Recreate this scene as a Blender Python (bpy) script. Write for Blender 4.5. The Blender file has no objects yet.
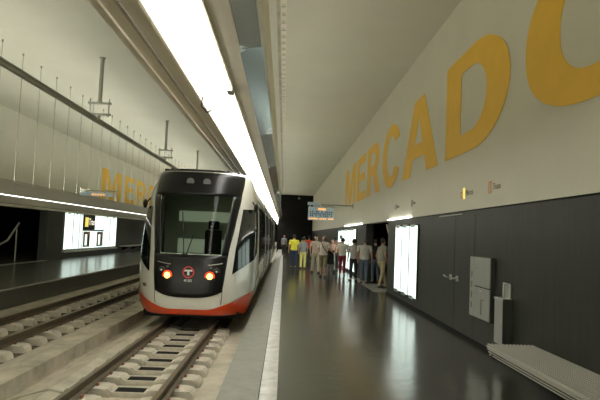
import bpy, bmesh, math, random
import numpy as np
from mathutils import Vector, Matrix
random.seed(4); rnd = random.random
SC = bpy.context.scene; COL = SC.collection
PI = math.pi
# ------------------------------------------------------------------ materials
def mat(name, col, rough=.5, metal=0., noise=.0, scale=6., bump=0., bscale=40., emit=None, es=0., spec=.5, stretch=None, coat=0.):
    m = bpy.data.materials.new(name); m.use_nodes = True
    nt = m.node_tree; b = nt.nodes['Principled BSDF']
    b.inputs['Base Color'].default_value = (*col, 1); b.inputs['Roughness'].default_value = rough
    b.inputs['Metallic'].default_value = metal; b.inputs['Specular IOR Level'].default_value = spec
    b.inputs['Coat Weight'].default_value = coat
    tc = nt.nodes.new('ShaderNodeTexCoord'); mp = nt.nodes.new('ShaderNodeMapping')
    nt.links.new(tc.outputs['Object'], mp.inputs['Vector'])
    if stretch: mp.inputs['Scale'].default_value = stretch
    if noise:
        n = nt.nodes.new('ShaderNodeTexNoise'); n.inputs['Scale'].default_value = scale; n.inputs['Detail'].default_value = 6
        n.inputs['Roughness'].default_value = .65
        nt.links.new(mp.outputs['Vector'], n.inputs['Vector'])
        r = nt.nodes.new('ShaderNodeValToRGB'); nt.links.new(n.outputs['Fac'], r.inputs['Fac'])
        r.color_ramp.elements[0].position = .3; r.color_ramp.elements[1].position = .7
        r.color_ramp.elements[0].color = (*[c*(1-noise) for c in col], 1)
        r.color_ramp.elements[1].color = (*[min(1, c*(1+noise)) for c in col], 1)
        nt.links.new(r.outputs['Color'], b.inputs['Base Color'])
    if bump:
        n2 = nt.nodes.new('ShaderNodeTexNoise'); n2.inputs['Scale'].default_value = bscale; n2.inputs['Detail'].default_value = 4
        nt.links.new(mp.outputs['Vector'], n2.inputs['Vector'])
        bp = nt.nodes.new('ShaderNodeBump'); bp.inputs['Strength'].default_value = bump; bp.inputs['Distance'].default_value = .02
        nt.links.new(n2.outputs['Fac'], bp.inputs['Height']); nt.links.new(bp.outputs['Normal'], b.inputs['Normal'])
    if emit:
        b.inputs['Emission Color'].default_value = (*emit, 1); b.inputs['Emission Strength'].default_value = es
    return m
def ribbed(name, col, axis, scale, depth, rough=.55):
    m = mat(name, col, rough, noise=.04, scale=.6); nt = m.node_tree; b = nt.nodes['Principled BSDF']
    mp = [n for n in nt.nodes if n.type == 'MAPPING'][0]
    w = nt.nodes.new('ShaderNodeTexWave'); w.bands_direction = axis; w.inputs['Scale'].default_value = scale
    nt.links.new(mp.outputs['Vector'], w.inputs['Vector'])
    bp = nt.nodes.new('ShaderNodeBump'); bp.inputs['Strength'].default_value = .35; bp.inputs['Distance'].default_value = depth
    nt.links.new(w.outputs['Fac'], bp.inputs['Height']); nt.links.new(bp.outputs['Normal'], b.inputs['Normal'])
    return m
def glassy(name, tint, clear, rough=.04):
    m = bpy.data.materials.new(name); m.use_nodes = True; nt = m.node_tree; nt.nodes.clear()
    o = nt.nodes.new('ShaderNodeOutputMaterial'); mx = nt.nodes.new('ShaderNodeMixShader')
    t = nt.nodes.new('ShaderNodeBsdfTransparent'); g = nt.nodes.new('ShaderNodeBsdfGlossy'); f = nt.nodes.new('ShaderNodeFresnel')
    f.inputs['IOR'].default_value = 1.2
    t.inputs['Color'].default_value = (*[c*clear for c in tint], 1); g.inputs['Roughness'].default_value = rough
    nt.links.new(f.outputs[0], mx.inputs[0]); nt.links.new(t.outputs[0], mx.inputs[1]); nt.links.new(g.outputs[0], mx.inputs[2])
    nt.links.new(mx.outputs[0], o.inputs[0]); return m
M = dict(
 cladding=ribbed('white_cladding', (.66, .65, .535), 'Z', 14, .004),
 ceiling=mat('ceiling_paint', (.58, .575, .46), .7, noise=.04, scale=.5),
 soffit=mat('soffit_paint', (.76, .70, .57), .6, noise=.05, scale=.8),
 dark=mat('dark_cladding', (.033, .036, .027), .5, noise=.18, scale=3, stretch=(4, 4, .35), spec=.3),
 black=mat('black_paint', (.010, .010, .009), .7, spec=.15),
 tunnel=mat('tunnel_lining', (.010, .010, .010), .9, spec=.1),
 floor=mat('polished_granite', (.050, .049, .038), .2, noise=.3, scale=3, bump=.15, bscale=4.5, spec=.75),
 reflection_band=mat('stone_painted_reflection', (.36, .355, .31), .33, noise=.4, scale=5, bump=.2, bscale=4.5, spec=.9),
 floor_left=mat('worn_granite', (.10, .102, .088), .2, noise=.25, scale=3, bump=.1, bscale=5, spec=.6),
 edge=mat('platform_edge_stone', (.205, .20, .165), .55, noise=.16, scale=5),
 concrete=mat('track_concrete', (.46, .42, .33), .9, noise=.22, scale=2.5, bump=.3, bscale=18),
 kerb=mat('kerb_concrete', (.42, .385, .30), .9, noise=.3, scale=2, bump=.3, bscale=18),
 grime_shade=mat('oily_shaded_concrete', (.12, .095, .06), .9, noise=.3, scale=4),
 sleeper=mat('sleeper_concrete', (.54, .50, .41), .9, noise=.2, scale=6, bump=.2, bscale=30),
 rail=mat('rusty_rail_steel', (.11, .085, .05), .55, .3, noise=.3, scale=8),
 railtop=mat('worn_rail_head', (.20, .165, .11), .42, .6, noise=.15),
 red_clip=mat('red_clip', (.26, .11, .075), .7),
 grey_metal=mat('grey_metal', (.33, .33, .28), .4, .6),
 galv=mat('galvanised', (.42, .42, .35), .45, .4),
 rod=mat('rod_grey', (.33, .33, .27), .6),
 trough=mat('trough_grey', (.46, .44, .35), .55),
 steel=mat('brushed_steel', (.50, .53, .50), .28, 1., noise=.05, scale=2, stretch=(1, 1, 8)),
 duct=mat('mirror_steel', (.60, .66, .66), .24, 1.),
 cover=mat('cabinet_steel', (.42, .44, .40), .4, .5, noise=.06),
 yellow=mat('ochre_letter', (.86, .53, .05), .55, noise=.04, scale=2),
 lamp=mat('fluorescent', (.9, .9, .8), .5, emit=(1, .985, .90), es=9.5),
 uplight=mat('fluorescent_up', (.9, .9, .8), .5, emit=(1, .985, .90), es=22.),
 unseen_uplight=mat('unseen_uplight_glow', (.9, .9, .8), .5, emit=(1, .985, .90), es=8.5),
 strip=mat('fluorescent_thin', (.9, .9, .8), .5, emit=(1, .985, .90), es=3.4),
 lightbox=mat('lit_pane', (.85, .9, .88), .3, emit=(.80, 1, .92), es=1.1),
 white=mat('tram_white', (.74, .735, .67), .25, coat=.6, noise=.03),
 tram_black=mat('tram_black', (.008, .008, .008), .3, spec=.3),
 tram_red=mat('tram_red', (.72, .07, .015), .3, coat=.5),
 rubber=mat('rubber', (.02, .02, .02), .8),
 sideglass=mat('dark_side_glass', (.012, .016, .015), .06, spec=.8),
 screen=glassy('windscreen_glass', (.84, .95, .84), .72),
 amber=mat('amber_lens', (.9, .5, .1), .3, emit=(1, .42, .05), es=9.),
 redlens=mat('red_lens', (.5, .03, .02), .3, emit=(1, .05, .02), es=.9),
 lens=mat('clear_lens', (.16, .16, .15), .2, .2),
 dim_lens=mat('dim_lens', (.05, .05, .05), .25),
 lining=mat('cab_lining', (.06, .065, .055), .8),
 letter_white=mat('white_print', (.75, .75, .70), .5),
 logo_red=mat('logo_red', (.55, .04, .03), .4),
 cab=mat('cab_grey', (.36, .39, .31), .7),
 cab_glow=mat('cab_bulkhead', (.42, .45, .35), .7, emit=(.8, .88, .66), es=.15),
 orange_led=mat('orange_led', (.8, .3, .05), .5, emit=(1, .45, .12), es=1.1),
 blue_text=mat('blue_print', (.03, .09, .22), .5),
 board=mat('board_face', (.36, .43, .43), .4, emit=(.6, .8, .85), es=.07),
 poster_a=mat('poster_print', (.25, .13, .06), .5, noise=.8, scale=3),
 sign_black=mat('sign_black', (.015, .015, .015), .4),
 sign_yellow=mat('sign_yellow', (.8, .6, .08), .5, emit=(1, .8, .15), es=.7),
 sign_text=mat('sign_text', (.8, .8, .7), .5, emit=(1, .95, .8), es=.9),
 orange_print=mat('orange_print', (.65, .25, .03), .5),
 grey_print=mat('grey_print', (.22, .21, .16), .6),
 slat=mat('bench_slat', (.44, .435, .38), .4, .3),
 mat_pale=mat('pale_paving', (.25, .255, .21), .5, noise=.15),
 stair=mat('stair_stone', (.10, .10, .085), .5),
 pale_rail=mat('pale_rail', (.55, .52, .36), .4),
 skin=mat('skin', (.46, .27, .18), .6), skin_dark=mat('skin_tanned', (.30, .16, .10), .6),
 eye=mat('eye_dark', (.03, .02, .02), .3), lip=mat('lip', (.33, .12, .10), .5),
)
def ramp_fix():  # wider grain on the polished floor: slight gloss variation
    nt = M['floor'].node_tree; b = nt.nodes['Principled BSDF']
    n = nt.nodes.new('ShaderNodeTexNoise'); n.inputs['Scale'].default_value = 1.3; n.inputs['Detail'].default_value = 5
    r = nt.nodes.new('ShaderNodeMapRange'); r.inputs['To Min'].default_value = .13; r.inputs['To Max'].default_value = .24
    nt.links.new(n.outputs['Fac'], r.inputs['Value']); nt.links.new(r.outputs[0], b.inputs['Roughness'])
ramp_fix()
# ------------------------------------------------------------------ object helpers
def origin(o):
    v = Vector((0, 0, 0))
    while o is not None:
        v += o.location; o = o.parent
    return v
def tag(o, label, cat=None, group=None):
    o['label'] = label
    if cat: o['category'] = cat
    if group: o['group'] = group
    return o
def empty(name, loc, label, cat, group=None):
    o = bpy.data.objects.new(name, None); COL.objects.link(o); o.location = loc; o.empty_display_size = .2
    return tag(o, label, cat, group)
def link_mesh(name, me, parent=None, label=None):
    o = bpy.data.objects.new(name, me); COL.objects.link(o)
    if parent is not None:
        me.transform(Matrix.Translation(-origin(parent))); o.parent = parent
    if label: o['label'] = label
    return o
def struct(o): o['kind'] = 'structure'; return o
class MB:
    def __init__(s): s.bm = bmesh.new(); s.mi = 0
    def face(s, vs):
        f = s.bm.faces.new(vs); f.material_index = s.mi; return f
    def box(s, x0, x1, y0, y1, z0, z1, bev=0):
        r = bmesh.ops.create_cube(s.bm, size=1, matrix=Matrix.Translation(((x0+x1)/2, (y0+y1)/2, (z0+z1)/2)) @ Matrix.Diagonal((abs(x1-x0), abs(y1-y0), abs(z1-z0), 1)))
        vs = r['verts']; fs = {f for v in vs for f in v.link_faces}
        for f in fs: f.material_index = s.mi
        if bev: bmesh.ops.bevel(s.bm, geom=list({e for v in vs for e in v.link_edges}), offset=bev, segments=2, affect='EDGES', profile=.5)
        return s
    def bar(s, p0, p1, r, n=10, r1=None):
        p0 = Vector(p0); p1 = Vector(p1); d = p1-p0
        q = d.to_track_quat('Z', 'Y').to_matrix().to_4x4()
        res = bmesh.ops.create_cone(s.bm, cap_ends=True, segments=n, radius1=r, radius2=r if r1 is None else r1, depth=d.length, matrix=Matrix.Translation((p0+p1)/2) @ q)
        for f in {f for v in res['verts'] for f in v.link_faces}: f.material_index = s.mi
        return s
    def tube(s, pts, r, n=8):
        for a, b in zip(pts[:-1], pts[1:]): s.bar(a, b, r, n)
        for p in pts[1:-1]: s.ball(p, (r, r, r), 8)
        return s
    def ball(s, c, rad, n=12):
        bmesh.ops.create_uvsphere(s.bm, u_segments=n, v_segments=max(6, n//2), radius=1, matrix=Matrix.Translation(c) @ Matrix.Diagonal((*rad, 1))); return s
    def prism(s, pts, axis, a0, a1):
        """pts 2-D polygon, pushed along axis from a0 to a1"""
        def p3(p, a):
            return {'x': (a, p[0], p[1]), 'y': (p[0], a, p[1]), 'z': (p[0], p[1], a)}[axis]
        A = [s.bm.verts.new(p3(p, a0)) for p in pts]; B = [s.bm.verts.new(p3(p, a1)) for p in pts]
        s.face(A); s.face(B[::-1])
        for i in range(len(pts)):
            j = (i+1) % len(pts); s.face([A[j], A[i], B[i], B[j]])
        return s
    def build(s, name, mats, parent=None, label=None, smooth=False):
        bmesh.ops.recalc_face_normals(s.bm, faces=s.bm.faces)
        me = bpy.data.meshes.new(name); s.bm.to_mesh(me); s.bm.free()
        for m in (mats if isinstance(mats, (list, tuple)) else [mats]): me.materials.append(M[m] if isinstance(m, str) else m)
        if smooth:
            me.polygons.foreach_set('use_smooth', [True]*len(me.polygons))
        return link_mesh(name, me, parent, label)
def smooth_angle(o, deg=35):
    me = o.data; me.polygons.foreach_set('use_smooth', [True]*len(me.polygons))
    bm = bmesh.new(); bm.from_mesh(me)
    for e in bm.edges:
        if len(e.link_faces) == 2 and e.calc_face_angle(0) > math.radians(deg): e.smooth = False
    bm.to_mesh(me); bm.free(); return o
def curve_shape(polys, ext):
    cu = bpy.data.curves.new('outline', 'CURVE'); cu.dimensions = '2D'; cu.fill_mode = 'BOTH'; cu.extrude = ext
    for P in polys:
        sp = cu.splines.new('POLY'); sp.points.add(len(P)-1); sp.use_cyclic_u = True
        for q, p in zip(sp.points, P): q.co = (p[0], p[1], 0, 1)
    return curve_to_mesh(cu)
def curve_to_mesh(cu):
    o = bpy.data.objects.new('tmp', cu); COL.objects.link(o)
    dg = bpy.context.evaluated_depsgraph_get(); me = bpy.data.meshes.new_from_object(o.evaluated_get(dg), depsgraph=dg)
    bpy.data.objects.remove(o); bpy.data.curves.remove(cu); return me
def text_mesh(body, size, ext=.002, align='CENTER'):
    cu = bpy.data.curves.new('text', 'FONT'); cu.body = body; cu.size = size; cu.extrude = ext; cu.align_x = align; cu.align_y = 'CENTER'
    return curve_to_mesh(cu)
def place(me, name, m, mtx, parent, label=None):
    me.transform(mtx); me.materials.clear(); me.materials.append(M[m]); me.name = name
    return link_mesh(name, me, parent, label)
# frames: text reading towards -Y on the right wall (facing -X), towards +Y on the left wall (facing +X), facing the camera (-Y)
def on_right(x, y, z): return Matrix(((0, 0, -1, x), (-1, 0, 0, y), (0, 1, 0, z), (0, 0, 0, 1)))
def on_left(x, y, z): return Matrix(((0, 0, 1, x), (1, 0, 0, y), (0, 1, 0, z), (0, 0, 0, 1)))
def on_front(x, y, z): return Matrix(((1, 0, 0, x), (0, 0, -1, y), (0, 1, 0, z), (0, 0, 0, 1)))
def copy_tree(o, parent=None):
    c = o.copy(); COL.objects.link(c); c.parent = parent
    for ch in list(o.children): copy_tree(ch, c)
    return c
# ------------------------------------------------------------------ the setting
YB, YE, YT = -12, 66, 170
W, WL = 3.28, -11.6
CZ = 6.45
def sbox(name, m, *b): return struct(MB().box(*b).build(name, m))
sbox('trim_11', 'reflection_band', -.188, 0, YB, YE, -.9, 0)  # pale stone colour stands in for the lamp's reflection along the edge
sbox('floor', 'floor', 0, 10, YB, YE, -.9, 0)
sbox('trim_1', 'edge', -.62, -.197, YB, YE, -.9, 0)
sbox('floor_seam', 'black', -.199, -.188, YB, YE, -.5, -.004)
sbox('platform_left', 'floor_left', -16.5, -7.1, YB, YE, -.9, 0)
sbox('platform_face_left', 'stair', -7.1, -7.06, YB, YE, -.9, -.03)
sbox('trim_2', 'edge', -7.13, -7.02, YB, YE, -.03, .004)
# track bed: far slab higher, gutter, near slab with shoulders
tb = MB().prism([(-7.06, -1), (-7.06, -.50), (-6.55, -.54), (-6.45, -.57), (-4.42, -.57), (-4.25, -.46), (-3.92, -.42), (-3.62, -.42), (-3.60, -.66), (-3.36, -.68), (-3.30, -.55), (-2.97, -.44), (-2.80, -.52), (-2.4, -.545), (-1.1, -.545), (-.9, -.53), (-.62, -.51), (-.62, -1)], 'y', YB, YT)
struct(tb.build('track_bed', 'concrete'))
sbox('trim_3', 'kerb', -3.98, -3.6, YB, YT, -.62, -.405)
# right wall: white cladding above, dark cladding below with an opening
sbox('wall_right', 'cladding', W, W+.3, YB, YE, 2.28, CZ)
RO0, RO1 = 17.6, 22.4
sbox('wall_right_lower', 'dark', W, W+.3, YB, RO0, 0, 2.28)
sbox('wall_right_lower', 'dark', W, W+.3, RO1, YE, 0, 2.28)
sbox('trim_4', 'black', W-.012, W, YB, YE, 2.262, 2.282)
sbox('baseboard_right', 'black', W-.01, W, YB, RO0, 0, .07)
# recess behind the opening
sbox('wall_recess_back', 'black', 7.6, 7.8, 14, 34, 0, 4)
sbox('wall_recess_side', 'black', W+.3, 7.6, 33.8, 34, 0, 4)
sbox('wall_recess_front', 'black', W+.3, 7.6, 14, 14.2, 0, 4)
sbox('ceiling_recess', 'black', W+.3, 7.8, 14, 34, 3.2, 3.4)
# ceiling, end walls, tunnel
sbox('ceiling', 'ceiling', -12.2, W+.3, YB, YE, CZ, CZ+.2)
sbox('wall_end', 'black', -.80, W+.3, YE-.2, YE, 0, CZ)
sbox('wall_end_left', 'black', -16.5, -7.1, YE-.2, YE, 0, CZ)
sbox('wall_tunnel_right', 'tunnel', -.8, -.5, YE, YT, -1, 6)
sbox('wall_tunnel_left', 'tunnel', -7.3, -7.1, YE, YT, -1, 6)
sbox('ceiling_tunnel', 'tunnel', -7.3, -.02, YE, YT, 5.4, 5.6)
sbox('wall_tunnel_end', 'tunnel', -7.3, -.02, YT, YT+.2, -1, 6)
# left wall
sbox('wall_left', 'cladding', WL-.3, WL, YB, YE, 2.42, CZ)
sbox('wall_left_lower', 'dark', WL-.35, WL-.05, YB, 19, 0, 2.42)
sbox('wall_left_lower', 'dark', WL-.35, WL-.05, 27.7, YE, 0, 2.42)
sbox('wall_left_pier', 'dark', WL-.05, WL+.03, 27.7, 29.7, 0, 2.42)
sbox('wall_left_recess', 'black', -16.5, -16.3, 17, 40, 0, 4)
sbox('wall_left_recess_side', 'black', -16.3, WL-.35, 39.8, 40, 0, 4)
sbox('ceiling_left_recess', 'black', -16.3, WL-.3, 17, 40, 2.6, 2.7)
# central hanging box beam
ZB = 3.55
struct(MB().prism([(-1.635, ZB), (-.525, ZB), (-.525, CZ), (-1.635, CZ)], 'y', YB, YE).build('ceiling_beam', 'soffit'))
sbox('ceiling_beam_tunnel', 'tunnel', -1.635, -.525, YE, YT, ZB, 5.4)
sbox('trim_5', 'soffit', -1.66, -1.59, YB, YE, ZB-.03, ZB+.01)
sbox('trim_6', 'soffit', -.75, -.725, YB, YE, ZB-.03, ZB)
sbox('trim_7', 'soffit', -1.255, -1.225, YB, YE, ZB-.03, ZB)
sbox('trim_12', 'kerb', -1.465, -1.43, YB, YE, ZB-.012, ZB)
struct(MB().box(-.36, -.29, YB, YE, 6.41, CZ).build('trim_8', 'kerb'))
struct(MB().box(-.27, -.255, YB, YE, 6.42, CZ).box(-.17, -.155, YB, YE, 6.42, CZ).build('trim_9', 'soffit'))
fn = MB(); y = 6.
while y < YE:
    fn.box(-.255, -.17, y, y+.25, 6.43, CZ); y += .45
struct(fn.build('trim_10', 'soffit'))
# ------------------------------------------------------------------ beam lamp and metal duct
lamp = empty('fluorescent_strip', (-1.0, 0, ZB), 'long bright fluorescent light strip under the ceiling beam above the platform edge', 'lamp')
for a, b, xa in ((2.7, 7.0, -1.185), (7.12, 27, -1.175), (27.06, YT, -1.175)):
    MB().box(xa, -.76, a, b, ZB-.055, ZB-.002, .007).build('lamp_diffuser', 'lamp', lamp)
MB().tube([(-1.06, 7.03, ZB-.02), (-1.10, 7.0, ZB-.16), (-1.11, 7.0, ZB-.27), (-1.04, 7.05, ZB-.34), (-.99, 7.08, ZB-.30), (-.95, 7.1, ZB-.33)], .011).build('loose_cable', 'black', lamp, 'dark loose cable dangling from a joint of the strip')
MB().box(-.80, -.725, 6.92, 7.16, ZB-.08, ZB-.002).build('mounting_bracket', 'galv', lamp)
du = empty('ventilation_duct', (-.4, 0, ZB), 'shiny steel duct running beside the long light strip under the beam', 'duct')
ys = [YB, .6, 5.45, 10.2, 15.1, 25, 38, 52, YE]
for i, (a, b) in enumerate(zip(ys[:-1], ys[1:])):
    tl = (.0, .0, .07, .0, .06, 0, 0, 0)[i]
    mb = MB(); mb.prism([(-.522, ZB+.02), (-.512, ZB-.03-tl*.6), (-.303, ZB-.005+tl), (-.293, ZB+.035+tl), (-.293, ZB+.2), (-.522, ZB+.2)], 'y', a+.006, b-.006)
    mb.build('duct_segment', 'duct', du)
MB().box(-.49, -.36, YB, YE, ZB+.2, ZB+.215).build('uplight', 'unseen_uplight', du)  # unseen lamp added on top of the duct to light the right ceiling
# ------------------------------------------------------------------ hanging light trough over the left platform edge
tr = empty('light_trough', (-7.5, 0, 2.25), 'grey hanging trough with a thin bright line above the left platform edge', 'light')
MB().box(-7.75, -7.47, YB, YE-.3, 2.47, 2.80, .01).build('trough_body', 'trough', tr)
for k in range(36): MB().box(-7.55, -7.45, 4+1.16*k-.03, 4+1.16*k+.03, 2.801, 2.83).build('mounting_bracket', 'rod', tr)
MB().box(-7.75, -7.47, YB, YE-.3, 2.25, 2.452, .008).build('trough_lip', 'trough', tr)
MB().box(-7.72, -7.475, YB, YE-.3, 2.452, 2.47).build('light_line', 'strip', tr)
for a in (-7.75, -7.485): MB().box(a, a+.015, YB, YE-.3, 2.80, 2.88).build('side_lip', 'trough', tr)
MB().box(-7.71, -7.51, YB, YE-.3, 2.80, 2.82).build('uplight', 'uplight', tr)
rod0 = None
yy = 4.
while yy < 46:
    if rod0 is None:
        r = MB().bar((-7.5, yy, 2.832), (-7.5, yy, CZ-.02), .007, 6).bar((-7.5, yy, CZ-.06), (-7.5, yy, CZ), .022, 8)
        rod0 = r.build('hanger_rod', 'rod'); rod0.data.transform(Matrix.Translation((7.5, -yy, 0))); rod0.location = (-7.5, yy, 0)
        o = rod0
    else:
        o = rod0.copy(); COL.objects.link(o); o.location = (-7.5, yy, 0)
    tag(o, 'thin dark rod hanging from the ceiling to the left light trough', 'rod', 'hanger rods of the light trough')
    yy += 1.16
# ------------------------------------------------------------------ overhead conductor rails and hangers
def conductor(x, z, y1, label, y0=YB, m_='galv'):
    t = empty('overhead_conductor_rail', (x, 0, z), label, 'overhead line')
    MB().prism([(x-.045, z+.11), (x-.02, z+.09), (x-.03, z+.02), (x-.015, z), (x+.015, z), (x+.03, z+.02), (x+.02, z+.09), (x+.045, z+.11), (x+.045, z+.125), (x-.045, z+.125)], 'y', y0, y1).build('rail_profile', m_, t)
    MB().bar((x, y0, z-.008), (x, y1, z-.008), .009, 8).build('contact_wire', 'rod', t)
conductor(-5.3, 4.58, YE-.3, 'grey overhead conductor rail above the far left track')
def hanger(x, y, zc, top, label):
    t = empty('conductor_hanger', (x, y, zc), label, 'hanger')
    MB().bar((x, y, zc+.62), (x, y, top), .055, 12).bar((x, y, top-.03), (x, y, top), .09, 12).build('drop_tube', 'rod', t)
    for s in (-1, 1):
        MB().bar((x+s*.26, y, zc+.20), (x+s*.26, y, zc+.70), .014, 8).ball((x+s*.26, y, zc+.22), (.025, .025, .025), 8).build('threaded_rod', 'galv', t)
    MB().box(x-.32, x+.32, y-.04, y+.04, zc+.54, zc+.60, .008).bar((x, y, zc+.56), (x, y, zc+.66), .08, 10, .06).build('upper_crossbar', 'galv', t)
    MB().box(x-.32, x+.32, y-.04, y+.04, zc+.23, zc+.29, .008).build('lower_crossbar', 'galv', t)
    ins = MB()
    for k in range(3): ins.bar((x, y, zc+.14+k*.03), (x, y, zc+.16+k*.03), .045, 12)
    ins.bar((x, y, zc+.127), (x, y, zc+.24), .028, 10).build('insulator', 'rod', t)
hl = ['nearest of the grey hangers holding the conductor rail of the far track', 'second nearest grey hanger of the far track conductor rail', 'third grey hanger of the conductor rail just above the tram roof', 'fourth grey hanger of the conductor rail hidden behind the tram']
for k in range(3): hanger(-5.3, 15.6+k*8.7, 4.58, CZ, hl[k])
# ------------------------------------------------------------------ rails and sleepers
ZR = -.28
def rail(x, label):
    t = empty('rail', (x, 0, ZR), label, 'rail')
    MB().prism([(x-.07, -.43), (x+.07, -.43), (x+.07, -.415), (x+.012, -.39), (x+.012, -.325), (x+.034, -.315), (x+.034, -.286), (x-.034, -.286), (x-.034, -.315), (x-.012, -.325), (x-.012, -.39), (x-.07, -.415)], 'y', YB, YT).build('rail_web', 'rail', t)
    MB().box(x-.032, x+.032, YB, YT, -.286, ZR, .003).build('rail_head', 'railtop', t)
RX = (-2.52, -1.44, -5.86, -4.78)
for x, l in zip(RX, ('rusty left rail of the near track in front of the tram', 'rusty right rail of the near track in front of the tram', 'rusty rail of the far track beside the left platform', 'rusty rail of the far track nearer to the tram')): rail(x, l)
def sleeper(c, y, slot, label, group):
    t = empty('sleeper', (c, y, -.47), label, 'sleeper', group)
    for s in (-1, 1):
        xc = c+s*.54
        prof = [(xc-.33, -.60)]
        for k in range(9):
            a = PI-PI*k/8; prof.append((xc+.33*(abs(math.cos(a))**.55)*(1 if math.cos(a) > 0 else -1), -.535+.10*min(1, math.sin(a)*1.3)))
        prof.append((xc+.33, -.60))
        cl = [prof[0]]
        for p in prof[1:]:
            if abs(p[0]-cl[-1][0])+abs(p[1]-cl[-1][1]) > .002: cl.append(p)
        b = MB().prism(cl, 'y', y-(.17 if slot else .155), y+(.17 if slot else .155))
        bmesh.ops.bevel(b.bm, geom=[e for e in b.bm.edges if abs(e.verts[0].co.y-e.verts[1].co.y) < .01], offset=.02, segments=2, affect='EDGES')
        blk = b.build('concrete_block', 'sleeper', t)
        for q in (-1, 1):
            MB().box(xc+q*.088-.016, xc+q*.088+.016, y-.03, y+.03, -.44, -.395, .004).build('rail_clip', 'red_clip', blk, 'reddish rail clip')
    if slot:
        x0, x1 = c-.23, c+.23
        fr = [MB().box(x0, x1, y+.115, y+.15, -.60, -.478), MB().box(x0, x1, y-.15, y-.115, -.60, -.478), MB().box(x0, x0+.03, y-.115, y+.115, -.60, -.478), MB().box(x1-.03, x1, y-.115, y+.115, -.60, -.478)]
        for f in fr: f.build('slot_edge', 'sleeper', t)
        MB().box(x0+.03, x1-.03, y-.115, y+.115, -.60, -.484).build('slot', 'black', t, 'dark slot between the two blocks')  # shallow black fill, its colour stands for the shade in a deep slot
    return t
s0 = sleeper(-1.98, 4.2, True, 'pale twin block concrete sleeper with dark slot under the near rails', 'sleepers of the near track')
for k in range(1, 15):
    o = copy_tree(s0); o.location = (-1.98, 4.2+.6*k, -.47)
s1 = sleeper(-5.32, 8.2, False, 'pale concrete sleeper with rounded blocks under the far left rails', 'sleepers of the far track')
for k in range(1, 44):
    o = copy_tree(s1); o.location = (-5.32, 8.2+.68*k, -.47)
for x, d in ((RX[0], .2), (RX[1], .2), (RX[2], .33), (RX[3], .33)):
    sbox('rail_grime_shade_strip', 'grime_shade', x-d, x+d, YB, YT, -.60, -.535 if d < .25 else -.562)  # rail grime, widened so its dark colour also paints shade between the blocks
p = MB().tube([(-3.5, 7.55, -.60), (-3.3, 7.5, -.52), (-2.97, 7.5, -.42), (-2.70, 7.5, -.47)], .018)
tag(p.build('cable_conduit', 'trough'), 'thin grey conduit crossing the gutter left of the near track', 'pipe')
p = MB().tube([(-1.3, 6.9, -.50), (-.66, 6.9, -.48)], .018)
tag(p.build('cable_conduit', 'trough'), 'short grey conduit between the right rail and the platform edge', 'pipe')
# ------------------------------------------------------------------ wall lettering
def ell(cx, cy, rx, ry, a0, a1, n=40): return [(cx+rx*math.cos(math.radians(a0+(a1-a0)*k/n)), cy+ry*math.sin(math.radians(a0+(a1-a0)*k/n))) for k in range(n+1)]
def sup(cx, cy, rx, ry, n=56, p=2.3):
    r = []
    for k in range(n):
        a = 2*PI*k/n; c, s_ = math.cos(a), math.sin(a)
        r.append((cx+rx*math.copysign(abs(c)**(2/p), c), cy+ry*math.copysign(abs(s_)**(2/p), s_)))
    return r
GL = {
 'M': [[(0, 0), (0, 1), (.30, 1), (.5, .34), (.70, 1), (1, 1), (1, 0), (.80, 0), (.80, .74), (.60, 0), (.40, 0), (.20, .74), (.20, 0)]],
 'E': [[(0, 0), (0, 1), (.97, 1), (.97, .82), (.30, .82), (.30, .60), (.90, .60), (.90, .43), (.30, .43), (.30, .18), (1, .18), (1, 0)]],
 'R': [[(0, 0), (0, 1), (.55, 1)]+ell(.56, .71, .33, .29, 88, -62, 18)+[(.75, .36), (1, 0), (.71, 0), (.49, .35), (.40, .405), (.26, .41), (.26, 0)],
       [(.26, .58)]+[(.26, .83)]+[(.52, .83)]+ell(.53, .705, .10, .122, 80, -80, 10)+[(.52, .58)]],
 'C': [ell(.5, .5, .5, .52, 28, 330, 40)+ell(.5, .5, .24, .34, 325, 36, 36)],
 'A': [[(0, 0), (.36, 1), (.64, 1), (1, 0), (.73, 0), (.67, .22), (.33, .22), (.27, 0)], [(.39, .40), (.61, .40), (.50, .77)]],
 'D': [[(0, 0), (0, 1), (.45, 1)]+ell(.50, .5, .5, .5, 84, -84, 30)+[(.45, 0)],
       [(.29, .19), (.29, .81), (.43, .81)]+ell(.46, .5, .245, .31, 80, -80, 24)+[(.43, .19)]],
 'O': [sup(.5, .5, .5, .52), sup(.5, .5, .235, .33)],
}
def wordmark(label, spans, frame, z0, z1, x):
    t = empty('station_name_sign', (x, spans[3][0], z0), label, 'lettering')
    for ch, (a, b) in zip('MERCADO', spans):
        me = curve_shape(GL[ch], .004)
        place(me, 'letter', 'yellow', frame(x, a, z0) @ Matrix.Diagonal((abs(b-a), z1-z0, 1, 1)), t, 'ochre letter '+ch)
RS = [(30.5, 26.25), (25.75, 23.0), (22.5, 19.4), (19.0, 16.0), (15.7, 12.02), (11.45, 8.14), (7.6, 3.95)]
wordmark('giant ochre letters MERCADO on the white right wall', RS, on_right, 3.36, 5.28, W-.008)
LS = [(35.4, 39.65), (40.55, 43.05), (43.6, 46.9), (47.2, 50.2), (50.5, 54.2), (54.7, 57.9), (58.4, 62)]
wordmark('giant ochre letters MERCADO on the white left wall beyond the tracks', LS, on_left, 3.5, 5.48, WL+.008)
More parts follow.
